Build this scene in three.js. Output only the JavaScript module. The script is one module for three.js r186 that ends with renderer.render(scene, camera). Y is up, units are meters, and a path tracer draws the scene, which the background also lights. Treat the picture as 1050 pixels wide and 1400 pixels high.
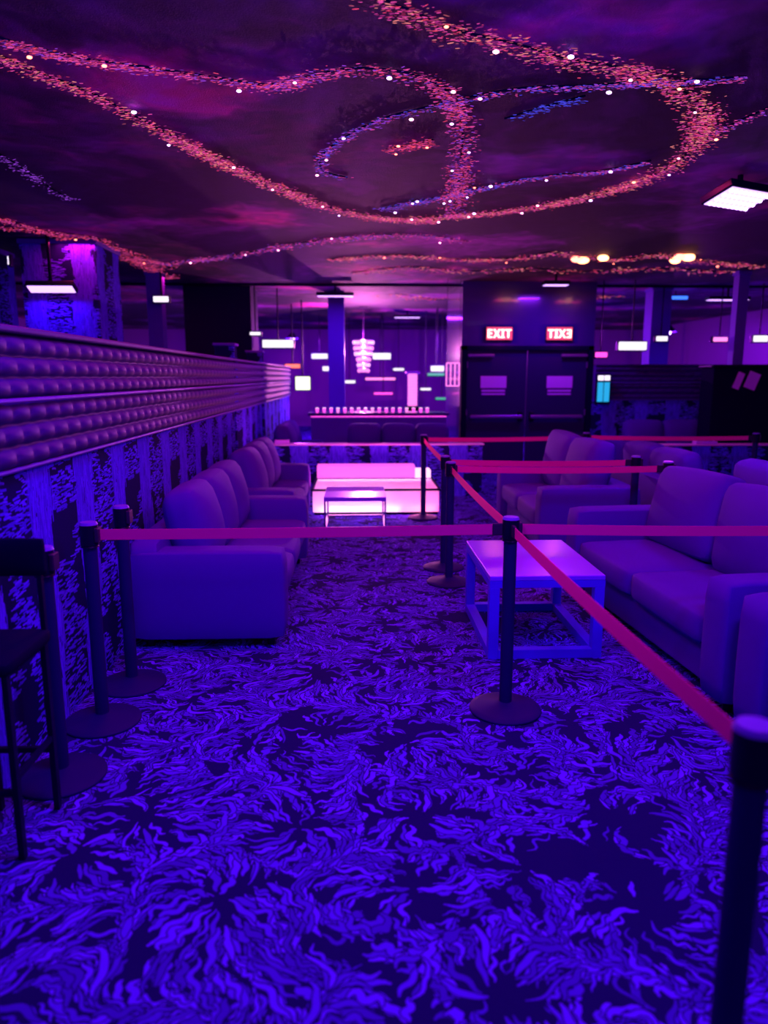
import * as THREE from 'three';
import { RoundedBoxGeometry } from 'three/addons/geometries/RoundedBoxGeometry.js';
import { TextGeometry } from 'three/addons/geometries/TextGeometry.js';
import { FontLoader } from 'three/addons/loaders/FontLoader.js';
import { mergeGeometries, mergeVertices } from 'three/addons/utils/BufferGeometryUtils.js';
import { RectAreaLightUniformsLib } from 'three/addons/lights/RectAreaLightUniformsLib.js';

// ---------------------------------------------------------------- camera, renderer, exposure
RectAreaLightUniformsLib.init();
const scene = new THREE.Scene();
scene.background = new THREE.Color(0x000000);
const EYE = 1.65, FPX = 1000, YAW = Math.atan(35 / FPX), PITCH = Math.atan(185 / FPX);
const camera = new THREE.PerspectiveCamera(2 * Math.atan(700 / FPX) * 180 / Math.PI, 1050 / 1400, 0.05, 80);
camera.position.set(0, EYE, 0);
camera.rotation.order = 'YXZ';
camera.rotation.set(-PITCH, -YAW, 0);
camera.updateMatrixWorld(true);
camera.focus = 4.2;
camera.userData.fStop = 1.25;
const renderer = new THREE.WebGLRenderer({ antialias: true });
renderer.toneMapping = THREE.LinearToneMapping;
renderer.toneMappingExposure = 1.0;
renderer.shadowMap.enabled = true;

// light levels of the lamp kinds
const VIOLET = new THREE.Color().setRGB(0.24, 0.006, 1.0);     // blacklight floods
const PINK = new THREE.Color().setRGB(1.0, 0.03, 0.26);        // garland bulbs
const FLOOD = 62, BULB = 36;

// ---------------------------------------------------------------- helpers
let seed = 20240611;
function rnd() { seed = (seed + 0x6d2b79f5) | 0; let t = Math.imul(seed ^ (seed >>> 15), 1 | seed); t = (t + Math.imul(t ^ (t >>> 7), 61 | t)) ^ t; return ((t ^ (t >>> 14)) >>> 0) / 4294967296; }
const rr = (a, b) => a + (b - a) * rnd();
const gauss = () => (rnd() + rnd() + rnd() + rnd() - 2) / 1.155;
const used = new Map();
function numbered(n) { const k = used.get(n) ?? 0; used.set(n, k + 1); return k ? n + '_' + String(k).padStart(3, '0') : n; }
function shadows(o) { o.castShadow = true; o.receiveShadow = true; return o; }
function thing(name, label, category, [x, y, z] = [0, 0, 0], turn = 0, group) {
  const o = new THREE.Group(); o.name = numbered(name); scene.add(o);
  o.position.set(x, y, z); o.rotation.y = turn;
  o.userData = { label, category }; if (group) o.userData.group = group;
  return o;
}
function part(name, geo, m, parent, label) {
  const o = shadows(new THREE.Mesh(geo, m)); o.name = name; parent.add(o);
  if (label) o.userData.label = label;
  return o;
}
function struct(name, geo, m) {
  const o = shadows(new THREE.Mesh(geo, m)); o.name = name; scene.add(o); o.userData.kind = 'structure';
  return o;
}
function dup(root, [x, y, z], turn, label, group) {
  const base = root.name.replace(/_\d{3}$/, ''), r = root.clone(); r.name = numbered(base); scene.add(r);
  r.position.set(x, y, z); r.rotation.y = turn; r.userData = { ...root.userData };
  if (label) r.userData.label = label; if (group) r.userData.group = group;
  return r;
}
const bx = (w, h, d, x = 0, y = 0, z = 0) => new THREE.BoxGeometry(w, h, d).translate(x, y, z);
const rb = (w, h, d, x = 0, y = 0, z = 0, r = 0.01, s = 2) => new RoundedBoxGeometry(w, h, d, s, Math.min(r, w / 2.01, h / 2.01, d / 2.01)).translate(x, y, z);
const cyl = (r0, r1, h, x = 0, y = 0, z = 0, n = 24) => new THREE.CylinderGeometry(r0, r1, h, n).translate(x, y, z);
// uv in metres, taken from the two axes that a face lies along
function metres(geo, s = 1) {
  const g = geo.index ? geo.toNonIndexed() : geo, p = g.attributes.position, n = g.attributes.normal, uv = new Float32Array(p.count * 2);
  for (let i = 0; i < p.count; i++) {
    const ax = Math.abs(n.getX(i)), ay = Math.abs(n.getY(i)), az = Math.abs(n.getZ(i));
    let u, v;
    if (ay >= ax && ay >= az) { u = p.getX(i); v = p.getZ(i); } else if (ax >= az) { u = p.getZ(i); v = p.getY(i); } else { u = p.getX(i); v = p.getY(i); }
    uv[2 * i] = u * s; uv[2 * i + 1] = v * s;
  }
  g.setAttribute('uv', new THREE.BufferAttribute(uv, 2));
  return g;
}
// soft upholstered block: rounded box whose faces swell
function puff(w, h, d, r, bx_, by_, bz_, seg = 12) {
  let g = new THREE.BoxGeometry(w, h, d, seg, Math.max(6, seg >> 1), seg);
  g.deleteAttribute('uv'); g.deleteAttribute('normal'); g = mergeVertices(g, 1e-5);
  const p = g.attributes.position, c = new THREE.Vector3(), q = new THREE.Vector3();
  for (let i = 0; i < p.count; i++) {
    c.fromBufferAttribute(p, i);
    q.set(THREE.MathUtils.clamp(c.x, -w / 2 + r, w / 2 - r), THREE.MathUtils.clamp(c.y, -h / 2 + r, h / 2 - r), THREE.MathUtils.clamp(c.z, -d / 2 + r, d / 2 - r));
    const v = c.clone().sub(q); if (v.length() > 1e-6) c.copy(q).addScaledVector(v.normalize(), r);
    const X = 1 - (2 * c.x / w) ** 2, Y = 1 - (2 * c.y / h) ** 2, Z = 1 - (2 * c.z / d) ** 2;
    c.x += Math.sign(c.x) * bx_ * Math.max(0, Y * Z); c.y += Math.sign(c.y) * by_ * Math.max(0, X * Z); c.z += Math.sign(c.z) * bz_ * Math.max(0, X * Y);
    p.setXYZ(i, c.x, c.y, c.z);
  }
  g.computeVertexNormals();
  const uv = new Float32Array(p.count * 2); for (let i = 0; i < p.count; i++) { uv[2 * i] = p.getX(i) + p.getZ(i) * 0.7; uv[2 * i + 1] = p.getY(i) + p.getZ(i) * 0.4; }
  g.setAttribute('uv', new THREE.BufferAttribute(uv, 2));
  return g;
}
// a pixel of the photograph gives a direction; the distance comes from the plane it lies on
function ray(px, py) { return new THREE.Vector3(px - 525, 700 - py, -FPX).applyQuaternion(camera.quaternion); }
function atY(px, py, y) { const d = ray(px, py); return d.multiplyScalar((y - EYE) / d.y).add(camera.position); }
function atZ(px, py, z) { const d = ray(px, py); return d.multiplyScalar(z / d.z).add(camera.position); }

// ---------------------------------------------------------------- textures
function noise2(N) {           // periodic value noise
  const a = new Float32Array(N * N).map(() => rnd());
  return (x, y) => {
    const xi = Math.floor(x), yi = Math.floor(y), fx = x - xi, fy = y - yi, u = fx * fx * (3 - 2 * fx), v = fy * fy * (3 - 2 * fy);
    const at = (i, j) => a[(((j % N) + N) % N) * N + (((i % N) + N) % N)];
    return (at(xi, yi) * (1 - u) + at(xi + 1, yi) * u) * (1 - v) + (at(xi, yi + 1) * (1 - u) + at(xi + 1, yi + 1) * u) * v;
  };
}
function wrapTex(t, srgb, per) {
  t.wrapS = t.wrapT = THREE.RepeatWrapping; t.magFilter = THREE.LinearFilter; t.minFilter = THREE.LinearMipmapLinearFilter; t.generateMipmaps = true;
  if (srgb) t.colorSpace = THREE.SRGBColorSpace;
  if (per) t.repeat.set(1 / per[0], 1 / per[1]);
  t.needsUpdate = true; return t;
}
function dataTex(N, fn, srgb, per) {
  const d = new Uint8Array(N * N * 4);
  for (let y = 0; y < N; y++) for (let x = 0; x < N; x++) { const c = fn(x / N, y / N), i = (y * N + x) * 4; d[i] = c[0]; d[i + 1] = c[1]; d[i + 2] = c[2]; d[i + 3] = 255; }
  return wrapTex(new THREE.DataTexture(d, N, N), srgb, per);
}
// woven swirl pattern of the carpet: short wavy strokes that follow a curling flow and burst from nodes
function swirlCanvas(N, tile, opt) {
  const cv = document.createElement('canvas'); cv.width = cv.height = N;
  const c = cv.getContext('2d'); c.fillStyle = opt.ground; c.fillRect(0, 0, N, N);
  const K = N / tile, n1 = noise2(8), n2 = noise2(16), n3 = noise2(8);
  const nodes = []; for (let i = 0; i < opt.nodes; i++) nodes.push([rnd(), rnd()]);
  const flow = (u, v) => {
    let th = (n1(u * 8, v * 8) * 2 + n2(u * 16, v * 16) * 1.0) * Math.PI * opt.curl + opt.lean, best = 9, bu = 0, bv = 0;
    for (const [a, b] of nodes) { let du = u - a, dv = v - b; du -= Math.round(du); dv -= Math.round(dv); const d = Math.hypot(du, dv); if (d < best) { best = d; bu = du; bv = dv; } }
    const R = 0.30 / tile; if (best < R) { const k = (1 - best / R) ** 0.5, ra = Math.atan2(bv, bu); th += k * Math.atan2(Math.sin(ra - th), Math.cos(ra - th)); }
    return th;
  };
  c.lineCap = 'round'; c.lineJoin = 'round';
  for (let s = 0; s < opt.count; s++) {
    let u = rnd(), v = rnd();
    if (n3(u * 8, v * 8) * 0.75 + n2(u * 16 + 3, v * 16) * 0.25 < opt.gap + rnd() * 0.25) continue;
    const len = rr(opt.len[0], opt.len[1]) / tile, steps = 12, w = rr(opt.width[0], opt.width[1]) * K, ph = rnd() * 6.3, amp = rr(0.1, opt.wobble), pts = [];
    for (let i = 0; i <= steps; i++) { pts.push([u * N, v * N]); const th = flow(u, v) + amp * Math.sin(ph + i * 0.9); u += Math.cos(th) * len / steps; v += Math.sin(th) * len / steps; }
    const col = opt.tones[Math.floor(rnd() * opt.tones.length)];
    for (const ox of [-N, 0, N]) for (const oy of [-N, 0, N]) {
      if (!pts.some(([x, y]) => x + ox > -40 && x + ox < N + 40 && y + oy > -40 && y + oy < N + 40)) continue;
      for (let i = 0; i < steps; i++) {                       // tapered dark edge, then the lighter pile
        const t = 4 * ((i + 0.5) / steps) * (1 - (i + 0.5) / steps);
        c.strokeStyle = opt.ground; c.lineWidth = w * (0.25 + 0.75 * t) + 0.007 * K; c.beginPath(); c.moveTo(pts[i][0] + ox, pts[i][1] + oy); c.lineTo(pts[i + 1][0] + ox, pts[i + 1][1] + oy); c.stroke();
      }
      for (let i = 0; i < steps; i++) {
        const t = 4 * ((i + 0.5) / steps) * (1 - (i + 0.5) / steps);
        c.strokeStyle = col; c.lineWidth = w * (0.25 + 0.75 * t); c.beginPath(); c.moveTo(pts[i][0] + ox, pts[i][1] + oy); c.lineTo(pts[i + 1][0] + ox, pts[i + 1][1] + oy); c.stroke();
      }
    }
  }
  return cv;
}
const CARPET = 2.6;
const carpetCanvas = swirlCanvas(2048, CARPET, { ground: 'rgb(26,12,82)', tones: ['rgb(86,44,218)', 'rgb(76,40,198)', 'rgb(66,34,176)', 'rgb(98,52,236)'], nodes: 26, curl: 1.1, lean: 0, count: 4900, gap: 0.08, len: [0.07, 0.20], width: [0.010, 0.027], wobble: 1.1 });
const carpetMap = wrapTex(new THREE.CanvasTexture(carpetCanvas), true, [CARPET, CARPET]);
const wallCanvas = (() => {          // the same yarns on the wall cloth, in broad light and dark upright stripes
  const N = 1024, T = 1.1, cv = document.createElement('canvas'); cv.width = cv.height = N; const c = cv.getContext('2d');
  c.fillStyle = 'rgb(22,12,74)'; c.fillRect(0, 0, N, N); c.lineCap = 'round';
  const tones = ['rgb(78,44,222)', 'rgb(68,40,206)', 'rgb(92,54,238)'], nz = noise2(8);
  for (let s = 0; s < 5200; s++) {
    const u = rnd(), v = rnd(), edge = Math.abs(((u * 2 + 0.16 * (nz(u * 8, v * 8) - 0.5)) % 1 + 1) % 1 - 0.5), light = edge < 0.21;
    if (light ? rnd() < 0.1 : (rnd() < 0.62 || nz(u * 8 + 4, v * 8 + 2) < 0.45)) continue;
    const L = (light ? rr(0.05, 0.16) : rr(0.02, 0.07)) * N / T, w = (light ? rr(0.004, 0.012) : rr(0.006, 0.014)) * N / T, a = (light ? Math.PI / 2 : 0) + gauss() * 0.2;
    c.strokeStyle = tones[Math.floor(rnd() * 3)]; c.lineWidth = w;
    for (const ox of [-N, 0, N]) for (const oy of [-N, 0, N]) {
      const x = u * N + ox, y = v * N + oy; if (x < -99 || x > N + 99 || y < -99 || y > N + 99) continue;
      c.beginPath(); c.moveTo(x - Math.cos(a) * L / 2, y - Math.sin(a) * L / 2); c.quadraticCurveTo(x + gauss() * 5, y + gauss() * 5, x + Math.cos(a) * L / 2, y + Math.sin(a) * L / 2); c.stroke();
    }
  }
  return cv;
})();
const wallMap = wrapTex(new THREE.CanvasTexture(wallCanvas), true, [1.1, 1.1]);
const nA = noise2(8), nB = noise2(16), nC = noise2(32), nD = noise2(64), nE = noise2(128);
const fbm = (u, v) => nA(u * 8, v * 8) * 0.4 + nB(u * 16, v * 16) * 0.25 + nC(u * 32, v * 32) * 0.17 + nD(u * 64, v * 64) * 0.11 + nE(u * 128, v * 128) * 0.07;
const ceilMap = dataTex(1024, (u, v) => {        // painted night clouds: plum, violet and rust wisps on near black
  const w = 0.09 * (fbm(u + 0.3, v) - 0.5), a = fbm(u + w, v + 0.12 * (fbm(v, u) - 0.5)), b = fbm(v + 0.37, u + 0.61), d = nE(u * 128, v * 128);
  const k = Math.max(0, a - 0.44) * 3.4, r = Math.max(0, b - 0.52) * 4.2;
  return [28 + 110 * k + 90 * r * k + 10 * d, 14 + 30 * k + 6 * d, 44 + 112 * k - 10 * r + 12 * d].map((x) => Math.max(0, Math.min(255, x)));
}, true, [9, 9]);
const weave = dataTex(256, (u, v) => { const a = 128 + 60 * Math.sin(u * 6.2832 * 32) * Math.cos(v * 6.2832 * 32) + 50 * (rnd() - 0.5); return [a, a, a]; }, false, [0.16, 0.16]);
const pile = dataTex(512, (u, v) => { const a = 90 + 110 * rnd() * nE(u * 128, v * 128) + 40 * nD(u * 64, v * 64); return [a, a, a]; }, false, [0.5, 0.5]);

// ---------------------------------------------------------------- materials (real-world colours, linear)
const mat = (r, g, b, rough = 0.8, o = {}) => { const { metal = 0, ...rest } = o; return new THREE.MeshPhysicalMaterial({ color: new THREE.Color().setRGB(r, g, b), roughness: rough, metalness: metal, specularIntensity: rough > 0.45 ? 0.15 : 0.3, ...rest }); };
const glow = (r, g, b) => new THREE.MeshStandardMaterial({ color: 0x111111, roughness: 0.5, emissive: new THREE.Color().setRGB(r, g, b), emissiveIntensity: 1 });
const M = {
  carpet: new THREE.MeshPhysicalMaterial({ map: carpetMap, roughness: 0.95, specularIntensity: 0.05, bumpMap: pile, bumpScale: 0.004 }),
  wallCloth: new THREE.MeshPhysicalMaterial({ map: wallMap, roughness: 0.9, specularIntensity: 0.05, bumpMap: pile, bumpScale: 0.002 }),
  ceiling: new THREE.MeshStandardMaterial({ map: ceilMap, roughness: 0.75, bumpMap: pile, bumpScale: 0.01 }),
  sofa: mat(0.07, 0.01, 0.33, 0.75, { bumpMap: weave, bumpScale: 0.0012 }),
  vinyl: new THREE.MeshPhysicalMaterial({ color: new THREE.Color().setRGB(0.04, 0.008, 0.15), roughness: 0.6, specularIntensity: 0.5 }),
  piping: mat(0.10, 0.03, 0.36, 0.45),
  black: mat(0.004, 0.003, 0.024, 0.4), blackMatt: mat(0.004, 0.003, 0.028, 0.85, { specularIntensity: 0.05 }),
  powder: mat(0.012, 0.005, 0.09, 0.6), belt: mat(0.84, 0.01, 0.26, 0.62), clip: mat(0.03, 0.012, 0.05, 0.4),
  cap: mat(0.16, 0.09, 0.5, 0.35),
  tableFrame: mat(0.07, 0.02, 0.78, 0.4), tableTop: new THREE.MeshPhysicalMaterial({ color: new THREE.Color().setRGB(0.24, 0.03, 0.95), roughness: 0.3, clearcoat: 0.5, clearcoatRoughness: 0.2 }),
  gloss: new THREE.MeshPhysicalMaterial({ color: new THREE.Color().setRGB(0.03, 0.008, 0.16), roughness: 0.2, clearcoat: 0.6, clearcoatRoughness: 0.06 }),
  chrome: mat(0.55, 0.5, 0.62, 0.22, { metal: 1 }),
  wall: mat(0.17, 0.04, 0.3, 0.7), blackPaint: mat(0.01, 0.005, 0.05, 0.8), column: mat(0.12, 0.03, 0.48, 0.55),
  ledge: mat(0.75, 0.55, 0.85, 0.25), door: mat(0.02, 0.006, 0.09, 0.5), bar: mat(0.24, 0.12, 0.42, 0.3, { metal: 0.6 }), paper: mat(0.6, 0.3, 0.9, 0.7), paperDark: mat(0.2, 0.12, 0.42, 0.7),
  floodFace: glow(1.5, 0.75, 2.4), led: glow(4.5, 2.6, 6), beadPink: glow(0.85, 0.07, 0.38), beadRed: glow(0.9, 0.06, 0.14), beadOrange: glow(0.95, 0.26, 0.24), beadViolet: glow(0.3, 0.05, 0.7), beadBlue: glow(0.06, 0.06, 0.8),
  bulbPink: glow(7, 2.2, 4), bulbRed: glow(8, 1.2, 0.8), bulbLilac: glow(4.5, 2.6, 6.5), bulbOrange: glow(8, 2.6, 1.0),
  panelHot: glow(2.1, 0.85, 1.7), panelPink: glow(1.5, 0.3, 1.1), panelRose: glow(1.5, 0.2, 0.5), panelMagenta: glow(1.1, 0.12, 0.95),
  signRed: glow(1.1, 0.06, 0.22), signLetter: glow(3.6, 2.0, 1.7), signOrange: glow(2.2, 0.3, 0.25), screen: glow(1.6, 1.7, 1.25), cyan: glow(0.02, 0.42, 0.85), white: glow(1.4, 1.2, 1.6), neonPink: glow(1.8, 0.35, 1.3), neonBlue: glow(0.08, 0.3, 2.0), green: glow(0.03, 0.5, 0.25), magenta: glow(1.9, 0.12, 1.3),
  sheet: new THREE.MeshPhysicalMaterial({ color: new THREE.Color().setRGB(0.95, 0.78, 0.92), roughness: 1, transmission: 0.75, thickness: 0, specularIntensity: 0.1, emissive: new THREE.Color().setRGB(0.6, 0.06, 0.42) }), tubeHot: glow(100, 70, 100), tubeRose: glow(70, 12, 18),
  beadPinkDim: glow(0.34, 0.02, 0.17), beadRedDim: glow(0.36, 0.02, 0.07), beadOrangeDim: glow(0.4, 0.08, 0.1), beadVioletDim: glow(0.13, 0.02, 0.32), beadBlueDim: glow(0.03, 0.03, 0.36),
  crystal: glow(1.9, 0.7, 1.9),
};

// ---------------------------------------------------------------- the room
const CH = 3.2, X0 = -9, X1 = 9.5, Z0 = -25, Z1 = 4;
struct('floor', metres(bx(X1 - X0, 0.2, Z1 - Z0, (X0 + X1) / 2, -0.1, (Z0 + Z1) / 2)), M.carpet);
struct('ceiling', metres(bx(X1 - X0 + 0.4, 0.2, Z1 - Z0 + 0.4, (X0 + X1) / 2, CH + 0.1, (Z0 + Z1) / 2)), M.ceiling);
struct('wall_far_left', bx(0.2, CH, Z1 - Z0, X0 - 0.1, CH / 2, (Z0 + Z1) / 2), M.wall);
struct('wall_far_right', bx(0.2, CH, Z1 - Z0, X1 + 0.1, CH / 2, (Z0 + Z1) / 2), M.wall);
struct('wall_back', bx(X1 - X0 + 0.4, CH, 0.2, (X0 + X1) / 2, CH / 2, Z0 - 0.1), M.wall);
struct('wall_behind', bx(X1 - X0 + 0.4, CH, 0.2, (X0 + X1) / 2, CH / 2, Z1 + 0.1), M.wall);
struct('trim_1', bx(X1 - X0, 0.035, 0.08, (X0 + X1) / 2, CH - 0.0175, -12.95), M.blackMatt);

// padded band: rolls that run along the wall, each gathered into scallops
function paddedBand(len, h, rolls, pitch, bulge, dl = 0.02) {
  const nx = Math.ceil(len / dl), ny = rolls * 10, pos = [], uv = [], idx = [];
  for (let j = 0; j <= ny; j++) for (let i = 0; i <= nx; i++) {
    const v = j / ny, s = i / nx * len, k = Math.floor(Math.min(v * rolls, rolls - 1e-6)), t = v * rolls - k, off = (k % 2) * 0.5;
    const d = bulge * Math.pow(Math.sin(Math.PI * t), 0.6) * (0.55 + 0.45 * Math.pow(Math.abs(Math.sin(Math.PI * (s / pitch + off + 0.18 * (t - 0.5)))), 0.5));
    pos.push(s, v * h, d); uv.push(s, v * h);
  }
  for (let j = 0; j < ny; j++) for (let i = 0; i < nx; i++) { const a = j * (nx + 1) + i; idx.push(a, a + 1, a + nx + 2, a, a + nx + 2, a + nx + 1); }
  const g = new THREE.BufferGeometry(); g.setAttribute('position', new THREE.Float32BufferAttribute(pos, 3)); g.setAttribute('uv', new THREE.Float32BufferAttribute(uv, 2)); g.setIndex(idx); g.computeVertexNormals();
  return g;
}
function partition(name, len, x, z, turn) {        // half-height partition: patterned cloth below, two padded bands above
  const g = new THREE.Group(); g.name = name; g.userData.kind = 'structure'; scene.add(g); g.position.set(x, 0, z); g.rotation.y = turn;
  part('cloth_panel', metres(bx(len, 1.27, 0.18, len / 2, 0.635, -0.09)), M.wallCloth, g, 'violet and dark patterned wall cloth in upright stripes');
  part('core', bx(len, 0.56, 0.18, len / 2, 1.55, -0.09), M.sofa, g);
  part('padded_band', paddedBand(len, 0.27, 3, 0.16, 0.042).translate(0, 1.275, 0.005), M.vinyl, g, 'row of gathered vinyl rolls');
  part('padded_band', paddedBand(len, 0.26, 3, 0.16, 0.042).translate(0, 1.56, 0.005), M.vinyl, g, 'row of gathered vinyl rolls');
  part('piping', cyl(0.011, 0.011, len, 0, 0, 0, 10).rotateZ(Math.PI / 2).translate(len / 2, 1.553, 0.045), M.piping, g);
  part('piping', cyl(0.011, 0.011, len, 0, 0, 0, 10).rotateZ(Math.PI / 2).translate(len / 2, 1.268, 0.02), M.piping, g);
  part('cap_rail', rb(len, 0.03, 0.24, len / 2, 1.84, -0.07, 0.012), M.vinyl, g);
  return g;
}
partition('wall_left', 17.4, -1.44, 1.9, Math.PI / 2);
partition('wall_right', 5.4, 3.98, -12.35, 0);
for (const [i, [px, z]] of [[0, [325, -8.75]], [1, [363, -11.2]]]) {
  const t = thing('partition_post', ['short square violet post standing through the padded partition top', 'far short violet post on the padded partition, near its end'][i], 'post', [-1.53, 0, z]);
  part('shaft', metres(rb(0.22, 2.0, 0.22, 0, 1.0, 0, 0.01)), M.wallCloth, t); part('cap', rb(0.26, 0.03, 0.26, 0, 2.015, 0, 0.01), M.column, t);
}

// columns
function column(label, x, z, w, m) {
  const t = thing('column', label, 'column', [x, 0, z]);
  part('shaft', metres(bx(w, CH, w, 0, CH / 2, 0)), m, t); part('plinth', rb(w + 0.05, 0.16, w + 0.05, 0, 0.08, 0, 0.01), M.blackMatt, t); part('collar', rb(w + 0.04, 0.06, w + 0.04, 0, CH - 0.031, 0, 0.01), M.column, t);
  return t;
}
column('broad square column in patterned violet cloth beyond the padded partition', -3.42, -9.3, 0.85, M.wallCloth);
column('broad patterned column beside the partition, cut by the frame edge', -4.75, -9.6, 0.7, M.wallCloth);
column('slim violet column between the padded partition and the black block', -3.05, -11.6, 0.22, M.column);
column('slim violet column in the middle of the far room, behind the bar', -0.4, -14.2, 0.3, M.column);
column('slim violet column right of the black doors', 5.35, -13.3, 0.34, M.column);
column('slim violet column before the black cabinet wall', 5.75, -11.2, 0.16, M.column);
{ const t = struct('wall_black_block', bx(1.15, CH, 0.9, -2.42, CH / 2, -13.6), M.blackPaint); t.name = 'wall_block'; }

// vestibule wall with the black double doors
{
  const W0 = 1.74, W1 = 3.98, zf = -12.5, dh = 2.1;
  const w = new THREE.Group(); w.name = 'wall_door'; w.userData.kind = 'structure'; scene.add(w);
  part('wall_panel', bx(W1 - W0, CH - dh - 0.06, 0.16, (W0 + W1) / 2, (CH + dh + 0.06) / 2, zf - 0.08), M.gloss, w, 'glossy dark panel above the doors');
  part('wall_panel', bx(0.1, CH, 2.0, W0 + 0.05, CH / 2, zf - 1.17), M.gloss, w);
  const d = new THREE.Group(); d.name = 'door_1'; d.userData.kind = 'structure'; d.position.set((W0 + W1) / 2, 0, zf); scene.add(d);
  const hw = (W1 - W0) / 2;
  part('door_frame', mergeGeometries([bx(0.09, dh + 0.06, 0.18, -hw + 0.045, (dh + 0.06) / 2, -0.06), bx(0.09, dh + 0.06, 0.18, hw - 0.045, (dh + 0.06) / 2, -0.06), bx(2 * hw, 0.07, 0.18, 0, dh + 0.025, -0.06)]), M.blackMatt, d);
  for (const s of [-1, 1]) {
    const leaf = part('door_leaf', rb(hw - 0.105, dh - 0.02, 0.05, s * (hw - 0.09) / 2, dh / 2, -0.05, 0.006), M.door, d, 'plain black door leaf');
    const bar = part('panic_bar', rb(hw - 0.22, 0.06, 0.05, s * (hw - 0.09) / 2, 0.98, 0.05, 0.02), M.bar, leaf, 'dull metal push bar');
    part('bar_bracket', mergeGeometries([rb(0.07, 0.16, 0.09, s * 0.1, 0.98, 0.01, 0.01), rb(0.05, 0.08, 0.09, s * (hw - 0.2), 0.98, 0.01, 0.01)]), M.black, leaf);
    part('door_closer', rb(0.44, 0.05, 0.06, s * (hw - 0.33), dh - 0.1, 0.02, 0.015), M.bar, leaf);
    part('notice_plate', bx(0.44, 0.2, 0.006, s * (hw - 0.09) / 2 + s * 0.05, 1.56, -0.02), M.paper, leaf, 'pale violet notice plate');
    part('notice_strip', mergeGeometries([bx(0.40, 0.035, 0.006, s * (hw - 0.09) / 2 + s * 0.05, 1.415, -0.02), bx(0.40, 0.03, 0.006, s * (hw - 0.09) / 2 + s * 0.05, 1.36, -0.02)]), M.paper, leaf);
    part('hinge', mergeGeometries([0.25, 1.05, 1.85].map((y) => cyl(0.012, 0.012, 0.1, s * (hw - 0.1), y, -0.015, 8))), M.bar, leaf);
  }
  const font = await new FontLoader().loadAsync('fonts/droid/droid_sans_bold.typeface.json');
  for (const s of [-1, 1]) {
    const t = thing('exit_sign', s < 0 ? 'glowing red EXIT sign over the left-hinged black door' : 'glowing red exit sign with reversed letters, over the other door', 'sign', [s < 0 ? 2.36 : 3.37, 2.24, zf + 0.001]);
    part('sign_box', rb(0.46, 0.235, 0.05, 0, 0.118, 0.026, 0.012), M.black, t);
    part('lit_panel', bx(0.43, 0.205, 0.004, 0, 0.118, 0.053), M.signRed, t, 'red glowing sign face');
    const g = new TextGeometry('EXIT', { font, size: 0.142, depth: 0.006, curveSegments: 3, bevelEnabled: false });
    g.computeBoundingBox(); const b = g.boundingBox; g.translate(-(b.min.x + b.max.x) / 2, 0.046, 0.0555); if (s > 0) { g.scale(-1, 1, 1); }
    part('light_letters', g, M.signLetter, t, 'bright pinkish EXIT lettering');
    const l = new THREE.PointLight(new THREE.Color().setRGB(1, 0.1, 0.15), 0.5); l.position.set(0, 0.12, 0.16); l.castShadow = true; t.add(l);
  }
  const c = thing('light_box', 'narrow cyan light box with white header beside the black doors', 'light box', [4.07, 1.2, -12.2]);
  part('casing', rb(0.24, 0.5, 0.06, 0, 0.25, 0, 0.01), M.black, c); part('lit_panel', bx(0.2, 0.32, 0.004, 0, 0.2, 0.032), M.cyan, c, 'cyan lit panel'); part('lit_header', bx(0.2, 0.08, 0.004, 0, 0.43, 0.032), M.white, c, 'white lit header');
  part('divider', bx(0.012, 0.44, 0.006, 0, 0.25, 0.033), M.black, c);
  part('bracket', bx(0.05, 0.3, 0.14, 0, 0.25, -0.08), M.black, c);
}

// low walls with pale ledges behind the lounge
function lowWall(i, x0, x1, z) {
  const g = new THREE.Group(); g.name = 'trim_' + i; g.userData.kind = 'structure'; scene.add(g);
  part('cloth_panel', metres(bx(x1 - x0, 0.72, 0.14, (x0 + x1) / 2, 0.36, z)), M.wallCloth, g); part('ledge', rb(x1 - x0 + 0.04, 0.022, 0.2, (x0 + x1) / 2, 0.731, z, 0.008), M.ledge, g, 'pale ledge');
}
lowWall(2, -1.38, 1.72, -10.15);
lowWall(3, 3.9, 7.2, -9.9);

// ---------------------------------------------------------------- lamps
function flood(label, x, y, z, w, d, k, tilt = 0, turn = 0, leds = false, hang = true) {
  const t = thing('flood_light', label, 'light', [x, y, z], turn), body = new THREE.Group(); body.rotation.x = tilt; body.name = 'head'; t.add(body);
  part('housing', rb(w + 0.04, 0.06, d + 0.04, 0, 0.035, 0, 0.012), M.black, body);
  const face = part('light_face', bx(w, 0.006, d, 0, 0.002, 0), M.floodFace, body, 'row of violet white leds');
  if (leds) for (let i = 0; i < 9; i++) for (let j = 0; j < 4; j++) part('led', new THREE.SphereGeometry(0.017, 8, 6).translate(-w / 2 + w * (i + 0.5) / 9, -0.004, -d / 2 + d * (j + 0.5) / 4), M.led, face);
  if (hang) part('bracket', bx(0.03, CH - y - 0.05, 0.03, 0, (CH - y + 0.05) / 2, 0), M.black, t);
  if (k) { const l = new THREE.RectAreaLight(VIOLET, FLOOD * k, w, d); l.rotation.x = -Math.PI / 2; l.position.set(0, -0.012, 0); body.add(l); }
  return t;
}
flood('violet led flood light hung nearest the right-hand wall', 3.0, 3.02, -6.0, 0.48, 0.26, 2.6, -0.3, 0.45, true);
flood('violet led flood light on the broad patterned column', -3.46, 2.62, -8.72, 0.5, 0.12, 0.9, -0.5, 0, false, true);
flood('violet led flood light above the far slim column', -0.38, 3.0, -13.0, 0.6, 0.16, 1.5);
flood('small violet led flood light above the black doors', 3.05, 3.03, -11.6, 0.36, 0.16, 3.0);
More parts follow.
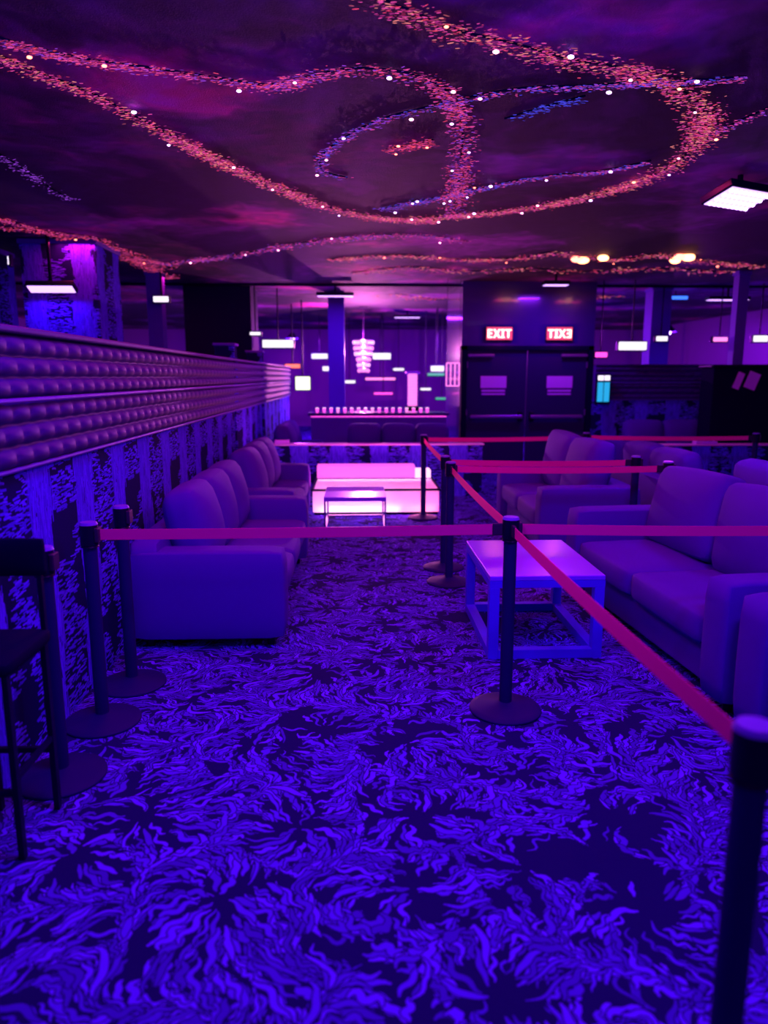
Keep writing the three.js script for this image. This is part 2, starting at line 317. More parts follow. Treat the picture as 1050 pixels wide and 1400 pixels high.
flood('long violet led flood light above the right padded partition', 6.55, 2.98, -13.2, 0.7, 0.16, 1.4);
flood('violet led flood light over the sofas against the partition', -0.5, 3.0, -2.3, 0.6, 0.25, 2.2, 0.6);
flood('violet led flood light over the red barrier', 1.5, 3.0, -1.7, 0.6, 0.25, 2.2, 0.6);
flood('violet led flood light over the carpet behind the barrier', -0.3, 3.08, 0.6, 0.6, 0.25, 0.8);
flood('violet led flood light in the corner behind the barrier', 2.6, 3.08, 1.6, 0.6, 0.25, 0.8);
flood('violet led flood light over the aisle beyond the partition', -4.6, 3.08, -4.4, 0.6, 0.25, 0.8);
flood('violet led flood light over the far bar', 1.2, 3.05, -18.2, 0.6, 0.2, 1.5);
flood('violet led flood light at the far end of the hall', -3.2, 3.05, -20.0, 0.6, 0.2, 1.5);

// string of light beads spread in a band over the ceiling
const beadGeo = new THREE.IcosahedronGeometry(1, 0);
function garland(label, pixels, w0, w1, perM, colors, bulbs, opt = {}) {
  const pts = pixels.map(([px, py]) => atY(px, py, CH - 0.02)), curve = new THREE.CatmullRomCurve3(pts, false, 'centripetal'), len = curve.getLength();
  const t = thing('light_garland', label, 'string lights', [pts[0].x, CH, pts[0].z]), o = t.position;
  const wirePts = curve.getPoints(60).map((p) => p.clone().sub(o).setY(-0.008)), wire = new THREE.CatmullRomCurve3(wirePts);
  part('wire', new THREE.TubeGeometry(wire, 90, 0.006, 5), M.blackMatt, t);
  const n = Math.round(len * perM * 3.4), chunks = Math.max(1, Math.ceil(len / 3.2)), lists = new Map(), q = new THREE.Quaternion(), E = new THREE.Euler(), side = new THREE.Vector3();
  const n1 = noise2(64);
  for (let i = 0; i < n; i++) {
    const u = rnd(), clump = n1(u * len * 3.1, 0.5);
    if (rnd() > 0.24 + 1.25 * clump * clump) continue;
    const p = curve.getPointAt(u), tg = curve.getTangentAt(u); side.set(-tg.z, 0, tg.x).normalize();
    const w = w0 + (w1 - w0) * u; p.addScaledVector(side, gauss() * w * 0.42);
    const s = rr(0.0010, 0.0024) * (opt.size ?? 1);
    E.set(rr(-0.3, 0.3), gauss() * 0.35 - 0.1, rr(-0.15, 0.15)); q.setFromEuler(E);
    const m = new THREE.Matrix4().compose(p.sub(o).setY(-rr(0.014, 0.03)), q, new THREE.Vector3(s * rr(5, 9), s, s));
    const key = Math.min(chunks - 1, Math.floor(u * chunks)) + '|' + colors[Math.min(colors.length - 1, Math.floor(rnd() * colors.length))] + (rnd() < 0.5 ? 'Dim' : '');
    if (!lists.has(key)) lists.set(key, []); lists.get(key).push(m);
  }
  for (const [key, list] of [...lists].sort((a, b) => (a[0] < b[0] ? -1 : 1))) {
    const im = new THREE.InstancedMesh(beadGeo, M[key.split('|')[1]], list.length); list.forEach((m, i) => im.setMatrixAt(i, m));
    im.name = 'light_beads'; im.userData.kind = 'stuff'; im.userData.label = 'tiny glowing beads'; im.frustumCulled = false; t.add(im);
  }
  bulbs.forEach(([u, m, r, I], i) => {
    const p = curve.getPointAt(u), tg = curve.getTangentAt(u); side.set(-tg.z, 0, tg.x).normalize(); p.addScaledVector(side, (i % 2 ? 1 : -1) * (w0 + (w1 - w0) * u) * rr(0.1, 0.5)).sub(o);
    part('bulb', new THREE.SphereGeometry(r, 10, 8).scale(1.5, 0.8, 1).translate(p.x, -0.035, p.z), M[m], t);
    if (I) { const l = new THREE.RectAreaLight(PINK, BULB * I, 0.5, 0.2); l.position.set(p.x, -0.06, p.z); l.rotation.x = -Math.PI / 2; t.add(l); }
  });
  return t;
}
const scatter = (n, kinds, lit) => Array.from({ length: n }, (_, i) => [(i + 0.5) / n + rr(-0.3, 0.3) / n, kinds[Math.floor(rnd() * kinds.length)], rr(0.006, 0.011), lit && i % lit === 1 ? 1 : 0]);
garland('broad garland of pink and orange lights sweeping in the large ceiling loop', [[470, -60], [520, 0], [570, 22], [625, 45], [700, 62], [780, 84], [850, 96], [905, 112], [948, 138], [964, 165], [952, 198], [915, 230], [860, 254], [790, 273], [720, 286], [640, 295], [560, 301]], 0.24, 0.3, 330, ['beadPink', 'beadRed', 'beadOrange', 'beadPink'], scatter(16, ['bulbPink', 'bulbLilac', 'bulbRed'], 4));
garland('straight garland of pink lights running from the partition to the loops', [[-60, 55], [0, 80], [60, 105], [130, 132], [185, 162], [250, 196], [320, 231], [390, 261], [450, 285], [520, 299], [600, 303]], 0.17, 0.3, 330, ['beadPink', 'beadPink', 'beadRed', 'beadOrange'], scatter(8, ['bulbPink', 'bulbLilac'], 3));
garland('wavy garland of pink lights hooking back across the ceiling', [[-50, 35], [0, 55], [60, 72], [130, 86], [200, 95], [300, 110], [370, 119], [430, 106], [480, 97], [540, 100], [590, 114], [620, 140], [632, 180], [630, 220], [626, 260], [620, 298]], 0.13, 0.3, 330, ['beadPink', 'beadPink', 'beadRed', 'beadViolet'], scatter(12, ['bulbPink', 'bulbLilac', 'bulbRed'], 4));
garland('thin garland of violet lights curling into a small hook', [[1020, 108], [960, 112], [890, 114], [800, 120], [720, 123], [650, 134], [580, 150], [520, 166], [472, 190], [442, 214], [442, 236], [475, 245]], 0.10, 0.14, 190, ['beadViolet', 'beadViolet', 'beadPink', 'beadBlue'], scatter(7, ['bulbLilac', 'bulbPink'], 0));
garland('thin garland of lilac lights inside the large ceiling loop', [[890, 222], [820, 236], [740, 243], [660, 258], [600, 272], [550, 280]], 0.10, 0.2, 150, ['beadViolet', 'beadPink', 'beadBlue'], scatter(5, ['bulbLilac'], 0));
garland('garland of magenta lights across the ceiling above the far bar', [[220, 362], [270, 356], [330, 349], [400, 335], [480, 326], [560, 322], [640, 331]], 0.35, 0.35, 130, ['beadPink', 'beadViolet', 'beadPink'], scatter(5, ['bulbPink'], 4), { size: 1.3 });
garland('garland of orange red lights before the black doors', [[450, 356], [540, 350], [640, 356], [720, 353], [750, 346], [800, 352], [850, 356], [890, 349], [960, 358], [1040, 366]], 0.35, 0.45, 110, ['beadRed', 'beadPink', 'beadOrange'], [[0.545, 'bulbOrange', 0.06, 0.6], [0.56, 'bulbOrange', 0.05, 0], [0.53, 'bulbRed', 0.05, 0], [0.755, 'bulbOrange', 0.06, 0.6], [0.77, 'bulbOrange', 0.05, 0], [0.74, 'bulbRed', 0.05, 0], ...scatter(7, ['bulbRed'], 0)], { size: 1.5 });
garland('garland of dim red lights over the aisle beyond the partition', [[-30, 290], [0, 300], [50, 314], [110, 333], [170, 352], [235, 381]], 0.2, 0.4, 130, ['beadRed', 'beadPink'], scatter(5, ['bulbRed'], 3), { size: 1.2 });
garland('second dim garland over the aisle, crossing to the black block', [[0, 312], [60, 318], [120, 325], [172, 346], [236, 368]], 0.3, 0.4, 80, ['beadPink', 'beadRed'], [], { size: 1.2 });
garland('short cluster of red lights inside the small ceiling hook', [[528, 207], [560, 200], [592, 194]], 0.22, 0.22, 260, ['beadRed', 'beadRed', 'beadPink'], scatter(3, ['bulbRed'], 0));
garland('short cluster of blue lights inside the large ceiling loop', [[690, 165], [740, 150], [800, 134]], 0.12, 0.12, 110, ['beadBlue'], []);
garland('short cluster of blue lights beside the crossing garlands', [[520, 288], [560, 279], [610, 270]], 0.25, 0.25, 120, ['beadBlue', 'beadViolet'], scatter(3, ['bulbLilac'], 0));
garland('faint strand of violet lights over the padded partition', [[0, 213], [35, 235], [68, 258], [95, 273]], 0.16, 0.2, 90, ['beadViolet'], []);
garland('faint strand of pink lights by the right flood light', [[1050, 150], [1010, 168], [975, 186]], 0.12, 0.12, 120, ['beadViolet', 'beadPink'], []);
garland('far strand of red lights along the ceiling by the doors', [[480, 374], [560, 366], [640, 372], [720, 368], [800, 372], [900, 368], [1000, 374]], 0.6, 0.6, 45, ['beadRed', 'beadPink', 'beadOrange'], [], { size: 1.8 });
garland('farthest strand of red lights over the bar', [[540, 402], [600, 410], [680, 400], [760, 412], [840, 404]], 0.8, 0.8, 28, ['beadRed', 'beadOrange'], [], { size: 2.2 });

// ---------------------------------------------------------------- sofas
function sofa(label, len, depth, armH, pos, turn, group, opt = {}) {          // origin on the floor, middle; front towards local +z
  const t = thing('sofa', label, 'sofa', pos, turn, group), aw = opt.arm ?? 0.24, inner = len - 2 * aw, n = opt.cushions ?? 2, seatH = opt.seat ?? 0.43;
  part('base', rb(inner + 0.02, 0.22, depth - 0.1, 0, 0.17, -0.03, 0.02), M.sofa, t);
  for (const s of [-1, 1]) part('arm', puff(aw, armH - 0.06, depth, 0.045, 0.006, 0.006, 0.008, 10).translate(s * (len - aw) / 2, (armH + 0.06) / 2, 0), M.sofa, t);
  part('backrest', puff(len - 0.06, 0.62, 0.2, 0.05, 0, 0.005, 0.01, 10).translate(0, 0.06 + 0.31, -depth / 2 + 0.1), M.sofa, t);
  for (let i = 0; i < n; i++) {
    const w = inner / n, x = -inner / 2 + w * (i + 0.5);
    part('seat_cushion', puff(w - 0.006, seatH - 0.27, depth - 0.14, 0.05, 0.003, 0.02, 0.015).translate(x, 0.275 + (seatH - 0.27) / 2, 0.06), M.sofa, t);
    const b = puff(w - 0.01, opt.pillow ?? 0.52, 0.22, 0.075, 0.012, 0.015, 0.06, 14); b.rotateX(-0.2 + rr(-0.05, 0.05)); b.rotateZ(rr(-0.04, 0.04));
    part('back_cushion', b.translate(x, seatH + (opt.pillow ?? 0.52) / 2 - 0.0, -depth / 2 + 0.31), M.sofa, t);
  }
  for (const sx of [-1, 1]) for (const sz of [-1, 1]) part('foot', cyl(0.03, 0.022, 0.065, sx * (len / 2 - 0.1), 0.0325, sz * (depth / 2 - 0.1), 12), M.black, t);
  return t;
}
// left row, backs to the partition (front towards +x)
sofa('violet sofa against the padded partition, near end by the red belt', 2.22, 0.94, 0.61, [-0.925, 0, -5.40], Math.PI / 2, 'sofas along the padded partition', { cushions: 3 });
sofa('violet sofa against the padded partition, beside the glowing platform', 2.26, 0.80, 0.61, [-0.995, 0, -7.85], Math.PI / 2, 'sofas along the padded partition', { cushions: 3 });
sofa('violet sofa behind the low ledged wall, against the partition', 2.0, 0.8, 0.61, [-0.99, 0, -11.4], Math.PI / 2, 'sofas along the padded partition', { cushions: 2 });
// right row (front towards -x)
sofa('large violet sofa beside the white-framed coffee table', 2.2, 0.96, 0.68, [2.15, 0, -4.40], -Math.PI / 2 + 0.075, 'sofas inside the red barrier', { cushions: 2, seat: 0.46, pillow: 0.56 });
sofa('violet sofa beyond the doubled red belts', 2.1, 0.9, 0.68, [2.06, 0, -7.36], -Math.PI / 2, 'sofas inside the red barrier', { cushions: 2, seat: 0.46, pillow: 0.6 });
sofa('violet sofa whose arm meets the large sofa, outside the barrier', 2.2, 0.96, 0.68, [2.31, 0, -2.13], -Math.PI / 2 + 0.075, 'sofas inside the red barrier', { cushions: 2, seat: 0.46, pillow: 0.5 });
// row behind, back to back
sofa('violet sofa back to back with the large sofa', 2.2, 0.92, 0.66, [3.45, 0, -5.2], Math.PI / 2, 'sofas facing the right wall', { cushions: 2, pillow: 0.54 });
sofa('violet sofa back to back with the sofa beyond the belts', 2.1, 0.92, 0.66, [3.35, 0, -7.6], Math.PI / 2, 'sofas facing the right wall', { cushions: 2, pillow: 0.5 });
sofa('violet sofa standing against the right padded partition', 2.4, 0.85, 0.62, [5.3, 0, -11.75], 0, 'sofas against the right partition', { cushions: 3 });
sofa('violet sofa by the bar, past the low ledged wall', 2.0, 0.85, 0.62, [0.6, 0, -11.2], Math.PI, 'sofas at the bar', { cushions: 3 });

// ---------------------------------------------------------------- barrier posts and belts
const HEAD = 0.93;
const basePro = [[0, 0], [0.178, 0], [0.18, 0.006], [0.178, 0.014], [0.15, 0.024], [0.06, 0.036], [0.036, 0.05], [0.0, 0.05]].map(([a, b]) => new THREE.Vector2(a, b));
let post0 = null;
function stanchion(label, x, z, turn = 0) {
  if (post0) return dup(post0, [x, 0, z], turn, label, 'belt barrier posts');
  const t = post0 = thing('barrier_post', label, 'barrier post', [x, 0, z], turn, 'belt barrier posts');
  part('base', new THREE.LatheGeometry(basePro, 40), M.powder, t); part('pole', cyl(0.0315, 0.0315, 0.85, 0, 0.465, 0, 28), M.powder, t);
  part('belt_head', mergeGeometries([cyl(0.041, 0.041, 0.095, 0, 0.93, 0, 28), cyl(0.036, 0.041, 0.01, 0, 0.878, 0, 28)]), M.black, t);
  part('cap', cyl(0.036, 0.042, 0.012, 0, 0.984, 0, 28), M.cap, t, 'violet tinted post cap');
  const b = part('belt_slot', rb(0.02, 0.07, 0.06, 0.041, 0.93, 0, 0.006), M.clip, t); b.name = 'belt_slot';
  return t;
}
const P = { A: [0.73, -3.42], B1: [0.74, -6.2], B2: [0.73, -5.74], C: [0.76, -8.5], R: [0.765, -1.29], La: [-1.25, -3.36], Lb: [-1.24, -3.8], Lc: [-1.25, -2.86], D1: [2.36, -6.12], D2: [2.46, -5.7], F: [2.75, -8.75], G: [4.75, -8.6], S: [2.85, -3.36] };
const LP = { A: 'black barrier post where three red belts cross, beside the coffee table', B1: 'black barrier post in mid aisle, farther of the close pair', B2: 'black barrier post in mid aisle, nearer of the close pair', C: 'black barrier post whose base glows red by the lit platform', R: 'black barrier post at the corner, its violet cap in full view', La: 'black barrier post holding the red belt at the partition', Lb: 'black barrier post squeezed between the partition and the sofa arm', Lc: 'black barrier post beside the black stool', D1: 'black barrier post ending the farther of two close belts', D2: 'black barrier post ending the nearer of two close belts', F: 'black barrier post behind the sofa beyond the belts', G: 'black barrier post beside the glossy far table', S: 'black barrier post behind the large sofa' };
for (const k in P) stanchion(LP[k], P[k][0], P[k][1]);
function belt(label, a, b, sag = 0.012) {
  const A = new THREE.Vector3(a[0], HEAD, a[1]), B = new THREE.Vector3(b[0], HEAD, b[1]), dir = B.clone().sub(A), L = dir.length(); dir.normalize();
  A.addScaledVector(dir, 0.045); const len = L - 0.09, t = thing('barrier_belt', label, 'belt', [A.x, A.y, A.z], Math.atan2(-dir.z, dir.x), 'red barrier belts');
  const g = new THREE.BoxGeometry(len, 0.05, 0.0022, 40, 2, 1).translate(len / 2, 0, 0), p = g.attributes.position;
  for (let i = 0; i < p.count; i++) { const u = p.getX(i) / len; p.setY(i, p.getY(i) - sag * 4 * u * (1 - u)); p.setZ(i, p.getZ(i) + p.getY(i) * 0.10 * Math.sin(u * 3.1)); }
  g.computeVertexNormals();
  part('webbing', g, M.belt, t); part('end_clip', rb(0.05, 0.058, 0.016, len - 0.02, 0, 0, 0.005), M.clip, t);
  return t;
}
belt('long red belt stretched across the front of the left sofas', P.La, P.A, 0.004);
belt('red belt running from the crossing post over the large sofa', P.A, P.S);
belt('red belt running down from the crossing post to the violet-capped corner post', P.R, P.A, 0.01);
belt('red belt running back from the crossing post along the aisle', P.A, P.B2);
belt('farther of two close red belts crossing to the sofas', P.B1, P.D1);
belt('nearer of two close red belts crossing to the sofas', P.B2, P.D2);
belt('red belt running back along the aisle past the lit platform', P.B1, P.C);
belt('red belt in front of the black doors', P.C, P.F);
belt('red belt behind the sofas, ending by the glossy far table', P.F, P.G);

// ---------------------------------------------------------------- tables
function cubeTable(label, w, d, h, pos, top, frame, tube = 0.05, rim = frame) {
  const t = thing('coffee_table', label, 'table', pos);
  part('table_top', rb(w, 0.03, d, 0, h - 0.015, 0, 0.006), top, t);
  part('top_frame', mergeGeometries([-1, 1].flatMap((s) => [bx(w, tube * 0.7, tube, 0, h - 0.03 - tube * 0.35, s * (d - tube) / 2), bx(tube, tube * 0.7, d - 2 * tube, s * (w - tube) / 2, h - 0.03 - tube * 0.35, 0)])), rim, t);
  for (const sx of [-1, 1]) for (const sz of [-1, 1]) part('leg', rb(tube, h - 0.03 - tube * 0.7, tube, sx * (w - tube) / 2, (h - 0.03 - tube * 0.7) / 2, sz * (d - tube) / 2, 0.004), frame, t);
  for (const s of [-1, 1]) { part('floor_rail', bx(w - 2 * tube, tube * 0.9, tube, 0, tube * 0.45 + 0.002, s * (d - tube) / 2), frame, t); part('floor_rail', bx(tube, tube * 0.9, d - 2 * tube, s * (w - tube) / 2, tube * 0.45 + 0.002, 0), frame, t); }
  return t;
}
cubeTable('pale violet open-frame coffee table with glossy top, behind the crossing post', 0.68, 0.95, 0.51, [1.10, 0, -4.56], M.tableTop, M.tableFrame, 0.06);
cubeTable('low violet slab table on thin metal legs before the glowing platform', 0.68, 0.78, 0.36, [-0.04, 0, -8.25], M.tableTop, M.chrome, 0.022, M.tableTop);
cubeTable('glossy violet coffee table beyond the back to back sofas', 0.6, 0.9, 0.5, [4.5, 0, -7.6], M.tableTop, M.tableFrame, 0.05);
cubeTable('small glossy table beside the right-hand low wall', 0.6, 0.7, 0.5, [5.4, 0, -8.1], M.tableTop, M.tableFrame, 0.05);

// glowing platform
{
  const t = thing('light_platform', 'glowing pink and white lounge platform with dark trim and raised back step', 'platform', [0.2, 0, -9.35]);
  const x0 = -0.76, x1 = 0.78, W = x1 - x0;
  part('plinth', bx(W - 0.04, 0.03, 1.2, 0.01, 0.015, 0), M.black, t);
  part('lit_panel', bx(W - 0.02, 0.26, 0.006, 0.01, 0.162, 0.6), M.sheet, t, 'translucent front lit from within');
  for (const [a, b, m] of [[-0.7, 0.3, 'tubeHot'], [0.4, 0.74, 'tubeRose']]) {
    part('light_tube', cyl(0.014, 0.014, b - a, 0, 0, 0, 10).rotateZ(Math.PI / 2).translate((a + b) / 2, 0.065, 0.55), M[m], t, 'light tube inside the platform');
  }
  part('trim', mergeGeometries([bx(W + 0.02, 0.024, 0.03, 0.01, 0.304, 0.605), bx(0.03, 0.024, 1.2, x1, 0.304, 0), bx(0.03, 0.024, 1.2, x0, 0.304, 0)]), M.black, t, 'thin dark edge trim');
  part('lit_side', bx(0.006, 0.26, 1.18, x1 - 0.006, 0.162, 0), M.sheet, t); part('lit_side', bx(0.006, 0.26, 1.18, x0 + 0.006, 0.162, 0), M.sheet, t);
  part('back_board', bx(W, 0.28, 0.01, 0.01, 0.16, -0.59), M.ledge, t);
  part('lit_top', bx(W - 0.03, 0.006, 1.16, 0.01, 0.304, 0), M.sheet, t);
  part('light_tube', cyl(0.014, 0.014, W - 0.1, 0, 0, 0, 10).rotateZ(Math.PI / 2).translate(0.01, 0.24, -0.25), M.tubeHot, t, 'light tube inside the platform');
  part('lit_step', bx(1.3, 0.17, 0.3, x0 + 0.66, 0.4, -0.44), M.panelMagenta, t, 'magenta lit back step'); part('step_edge', bx(1.52, 0.012, 0.012, 0.01, 0.32, -0.27), M.black, t);
  part('lit_step', bx(0.22, 0.11, 0.28, x1 - 0.13, 0.37, -0.44), M.panelHot, t);
  const l = new THREE.RectAreaLight(new THREE.Color().setRGB(1, 0.14, 0.6), 7, W, 0.26); l.position.set(0.01, 0.17, 0.63); l.rotation.y = Math.PI; t.add(l);
  const l2 = new THREE.RectAreaLight(new THREE.Color().setRGB(1, 0.1, 0.5), 14, W, 0.8); l2.position.set(0.01, 0.33, 0.15); l2.rotation.x = Math.PI / 2; t.add(l2);
}

// black stool against the partition, cut by the frame
{
  const t = thing('bar_stool', 'black high stool with low back against the patterned partition cloth', 'stool', [-1.285, 0, -2.48]); t.scale.x = 0.78;
  part('seat', puff(0.34, 0.06, 0.36, 0.025, 0.002, 0.008, 0.002, 8).translate(0, 0.70, 0), M.blackMatt, t);
  part('back', puff(0.34, 0.14, 0.03, 0.012, 0.001, 0.001, 0.004, 8).translate(0, 1.0, -0.17), M.blackMatt, t);
  for (const sx of [-1, 1]) for (const sz of [-1, 1]) part('leg', bx(0.026, 0.68, 0.026, sx * 0.14, 0.34, sz * 0.15), M.black, t);
  for (const sx of [-1, 1]) part('back_post', bx(0.02, 0.25, 0.02, sx * 0.14, 0.83, -0.17), M.black, t);
  part('foot_rail', mergeGeometries([bx(0.28, 0.02, 0.02, 0, 0.25, 0.15), bx(0.28, 0.02, 0.02, 0, 0.25, -0.15), bx(0.02, 0.02, 0.28, 0.14, 0.3, 0), bx(0.02, 0.02, 0.28, -0.14, 0.3, 0)]), M.black, t);
}

// things on the ledges
{ const t = thing('napkin_box', 'small pale box on the low wall ledge by the partition', 'box', [-1.05, 0.742, -10.12]); part('body', rb(0.2, 0.055, 0.1, 0, 0.0275, 0, 0.008), M.paper, t); part('slot', bx(0.14, 0.004, 0.02, 0, 0.0565, 0), M.black, t); }
{ const t = thing('napkin_box', 'flat pale box on the right-hand low wall ledge', 'box', [4.75, 0.742, -9.88]); part('body', rb(0.3, 0.04, 0.12, 0, 0.02, 0, 0.008), M.paper, t); part('slot', bx(0.2, 0.004, 0.02, 0, 0.0415, 0), M.black, t); }

// ---------------------------------------------------------------- the far room
{ // bar with lit edge and pink lit glasses
  const t = thing('bar_counter', 'dark bar counter with a row of pink lights on it', 'counter', [0.35, 0, -12.75]);
  part('front', metres(bx(2.3, 1.0, 0.5, 0, 0.5, 0)), M.column, t); part('top', rb(2.4, 0.05, 0.6, 0, 1.025, 0, 0.01), M.gloss, t);
  part('led_strip', bx(2.3, 0.014, 0.01, 0, 0.985, 0.256), M.magenta, t, 'magenta led strip');
  for (let i = 0; i < 17; i++) {
    const c = thing('light_glass', 'small glass glowing pink in the row on the bar counter', 'glass', [-0.7 + i * 0.118, 1.051, -12.65 + rr(-0.05, 0.05)], 0, 'pink lit glasses on the bar');
    part('glass', cyl(0.028, 0.022, 0.07, 0, 0.035, 0, 10), i % 5 === 3 ? M.panelPink : M.magenta, c); part('rim', cyl(0.03, 0.03, 0.006, 0, 0.073, 0, 10), M.white, c);
  }
}
{ // crystal chandelier
  const p = atZ(497, 487, -17), t = thing('chandelier_light', 'tiered crystal chandelier glowing pink over the far room', 'chandelier', [p.x, 1.78, p.z]);
  part('rod', cyl(0.012, 0.012, CH - 1.78 - 0.7, 0, (CH - 1.78 + 0.7) / 2, 0, 8), M.chrome, t); part('canopy', cyl(0.08, 0.1, 0.03, 0, CH - 1.78 - 0.016, 0, 16), M.chrome, t);
  for (let k = 0; k < 6; k++) {
    const r = 0.12 + 0.016 * k + (k > 2 ? 0.03 : 0), y = 0.05 + k * 0.125, ring = part('tier', new THREE.TorusGeometry(r, 0.012, 6, 24).rotateX(Math.PI / 2).translate(0, y, 0), M.chrome, t);
    part('crystal_lights', mergeGeometries(Array.from({ length: 18 }, (_, i) => new THREE.OctahedronGeometry(0.022).scale(1, 2.2, 1).translate(r * Math.cos(i * 0.349 + k * 0.2), y - 0.045, r * Math.sin(i * 0.349 + k * 0.2)))), k % 2 ? M.crystal : M.neonPink, ring, 'pink lit crystals');
  }
  const l = new THREE.PointLight(new THREE.Color().setRGB(1, 0.2, 0.7), 55); l.position.set(0, 0.4, 0.35); l.castShadow = true; t.add(l);
}
{ // pink lattice tower
  const p = atZ(564, 533, -16), t = thing('light_tower', 'upright pinkish white light tower with cross bars in the far room', 'light', [p.x, 0, p.z]);
  part('base', rb(0.3, 1.02, 0.24, 0, 0.51, 0, 0.01), M.blackMatt, t); part('lit_core', bx(0.19, 0.68, 0.1, 0, 1.37, 0), M.neonPink, t);
  for (let i = 0; i < 11; i++) part('slat', bx(0.2, 0.012, 0.12, 0, 1.06 + i * 0.062, 0), M.paper, t);
  part('cap', rb(0.3, 0.05, 0.16, 0, 1.736, 0, 0.01), M.paper, t);
}
function neonFrame(label, px, py, z, w, h, m) {
  const p = atZ(px, py, z), t = thing('neon_frame', label, 'neon sign', [p.x, p.y - h / 2, p.z]);
  const r = 0.009, bar = (x, y, L, v) => cyl(r, r, L, 0, 0, 0, 6).rotateZ(v ? 0 : Math.PI / 2).translate(x, y, 0);
  part('neon_tube', mergeGeometries([bar(-w / 2, h / 2, h, 1), bar(w / 2, h / 2, h, 1), bar(0, 0, w, 0), bar(0, h, w, 0)]), m, t); part('neon_tube', mergeGeometries([bar(-w / 6, h / 2, h, 1), bar(w / 6, h / 2, h, 1)]), m, t);
  part('hanger', mergeGeometries([-1, 1].map((s) => cyl(0.004, 0.004, CH - p.y - h / 2, s * w / 2, h + (CH - p.y - h / 2) / 2, 0, 6))), M.black, t);
}
neonFrame('pink neon rectangle frame left of the black doors', 619, 512, -12.2, 0.21, 0.37, M.neonPink);
function panel(name, label, cat, px, py, z, w, h, m, cl) {
  const p = atZ(px, py, z), t = thing(name, label, cat, [p.x, p.y - h / 2, p.z]);
  part('casing', rb(w + 0.04, h + 0.04, 0.05, 0, h / 2, -0.028, 0.008), M.black, t); part('lit_screen', bx(w, h, 0.004, 0, h / 2, 0.001), m, t, cl);
  part('pole', cyl(0.015, 0.015, CH - p.y - h / 2 - 0.02, 0, h + 0.02 + (CH - p.y - h / 2 - 0.02) / 2, -0.03, 8), M.black, t);
  return t;
}
panel('screen', 'small square white screen at the end of the padded partition', 'screen', 414, 524, -15.6, 0.3, 0.27, M.screen, 'pale yellowish white screen');
panel('light_sign', 'small red lit sign above the white screen', 'sign', 400, 500.5, -16.4, 0.32, 0.08, M.signOrange, 'red lit sign face');
// small far spot lights
const spots = [[380, 470, -13.5, 0.55, 0.13, 'white', 'broad white stage light beyond the end of the padded partition'], [437, 487, -19, 0.4, 0.12, 'white', 'white stage light left of the chandelier'], [522, 487, -19, 0.45, 0.15, 'white', 'white stage light right of the chandelier'], [453, 504, -20, 0.46, 0.11, 'white', 'low white stage light above the bar'], [478, 522, -20, 0.3, 0.07, 'white', 'small white light low over the bar top'], [545, 505, -21, 0.3, 0.06, 'white', 'thin white light bar over the light tower'], [520, 518, -20, 0.8, 0.06, 'neonPink', 'long pink light bar beside the light tower'], [582, 532, -18, 0.25, 0.05, 'white', 'thin white light right of the light tower'], [598, 504, -17, 0.3, 0.12, 'white', 'white light left of the neon frame'], [596, 512, -17.5, 0.4, 0.06, 'green', 'dim green light left of the neon frame'], [865, 473, -12.1, 0.46, 0.13, 'white', 'bright white stage light right of the black doors'], [134, 409, -11, 0.2, 0.1, 'white', 'white light beside the broad patterned column'], [220, 409, -11.3, 0.22, 0.08, 'white', 'white light above the slim column before the black block'], [349, 456, -13, 0.18, 0.05, 'white', 'thin white light at the corner of the black block'], [699, 406, -13.4, 0.3, 0.08, 'neonPink', 'lilac light behind the wall over the doors'], [905, 463, -13, 0.2, 0.08, 'white', 'small white light left of the slim right column'], [985, 464, -12.9, 0.25, 0.07, 'neonPink', 'small pinkish light right of the slim right column'], [1040, 463, -12.6, 0.25, 0.1, 'white', 'white light over the right padded partition'], [487, 402, -15, 0.4, 0.05, 'neonBlue', 'thin blue light bar on the far ceiling'], [925, 407, -13.8, 0.42, 0.06, 'neonBlue', 'thin blue light bar on the ceiling right of the doors'], [822, 485, -12.32, 0.2, 0.08, 'magenta', 'magenta light above the cyan light box'], [524, 538, -19.8, 0.5, 0.05, 'magenta', 'thin magenta light bar low behind the bar'], [604, 545, -17.9, 0.3, 0.05, 'green', 'small green light low beside the black doors'], [5, 355, -9.8, 0.12, 0.12, 'white', 'white light by the far patterned column']];
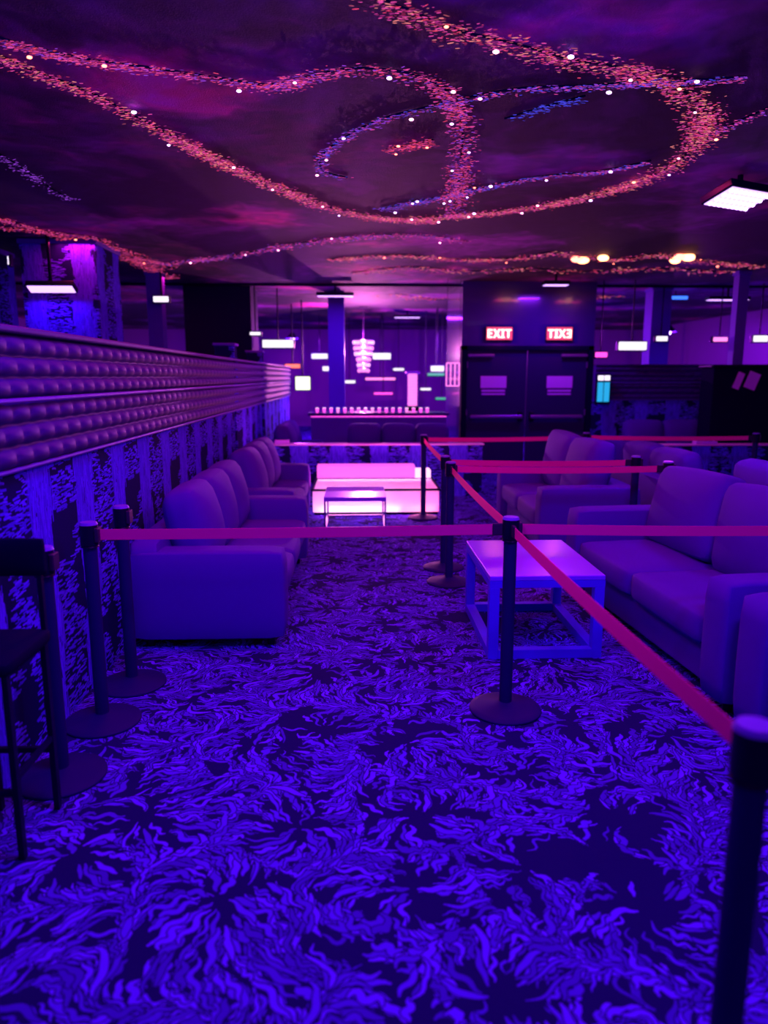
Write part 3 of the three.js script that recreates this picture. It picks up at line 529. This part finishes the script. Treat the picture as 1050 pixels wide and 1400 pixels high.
for (const [px, py, z, w, h, m, label] of spots) {
  if (px === 699) { continue; }
  const p = atZ(px, py, z), t = thing('spot_light', label, 'light', [p.x, p.y - h / 2, p.z]);
  part('housing', rb(w + 0.04, h + 0.04, 0.1, 0, h / 2, -0.052, 0.02), M.black, t); part('light_face', rb(w, h, 0.02, 0, h / 2, 0, 0.009), M[m], t);
  const up = CH - (p.y + h / 2) - 0.02; if (up > 0.02) part('hanger', cyl(0.012, 0.012, up, 0, h + 0.02 + up / 2, -0.05, 8), M.black, t);
}
for (const [x, z, k, c] of [[-1.6, -18.5, 60, VIOLET], [2.2, -16.5, 45, VIOLET], [6.5, -15.5, 45, VIOLET]]) { const t = thing('pendant_light', x < 0 ? 'violet pendant light over the left of the far room' : x < 4 ? 'violet pendant light behind the wall of the doors' : 'violet pendant light behind the right padded partition', 'light', [x, 2.5, z]); part('shade', new THREE.ConeGeometry(0.16, 0.18, 24, 1, true).translate(0, 0.16, 0), M.black, t); part('bulb', new THREE.SphereGeometry(0.05, 14, 10).translate(0, 0.06, 0), M.bulbLilac, t); part('cord', cyl(0.006, 0.006, CH - 2.5 - 0.24, 0, 0.24 + (CH - 2.74) / 2, 0, 6), M.black, t); const l = new THREE.PointLight(c, k); l.color = new THREE.Color().setRGB(0.5, 0.02, 1.0); l.position.set(0, 0.06, 0); l.castShadow = true; t.add(l); }
{ // black cabinet with two slanting pale cards
  const t = thing('cabinet', 'black cabinet before the right padded partition, pale cards on it', 'cabinet', [5.95, 0, -10.7]);
  part('body', rb(1.7, 1.78, 0.4, 0, 0.89, 0, 0.01), M.blackMatt, t); part('top', rb(1.76, 0.04, 0.46, 0, 1.8, 0, 0.01), M.black, t);
  part('plinth', bx(1.66, 0.06, 0.36, 0, 0.03, 0.03), M.black, t);
  for (const [i, x] of [[0, 5.42], [1, 5.62]]) { const c = thing('card', i ? 'wider pale card slanting on the black cabinet' : 'narrow pale card slanting on the black cabinet', 'card', [x, 1.48, -10.485]); part('sheet', bx(i ? 0.17 : 0.1, 0.24, 0.008, 0, 0.12, 0).rotateZ(-0.35), M.paper, c); }
}

renderer.render(scene, camera);
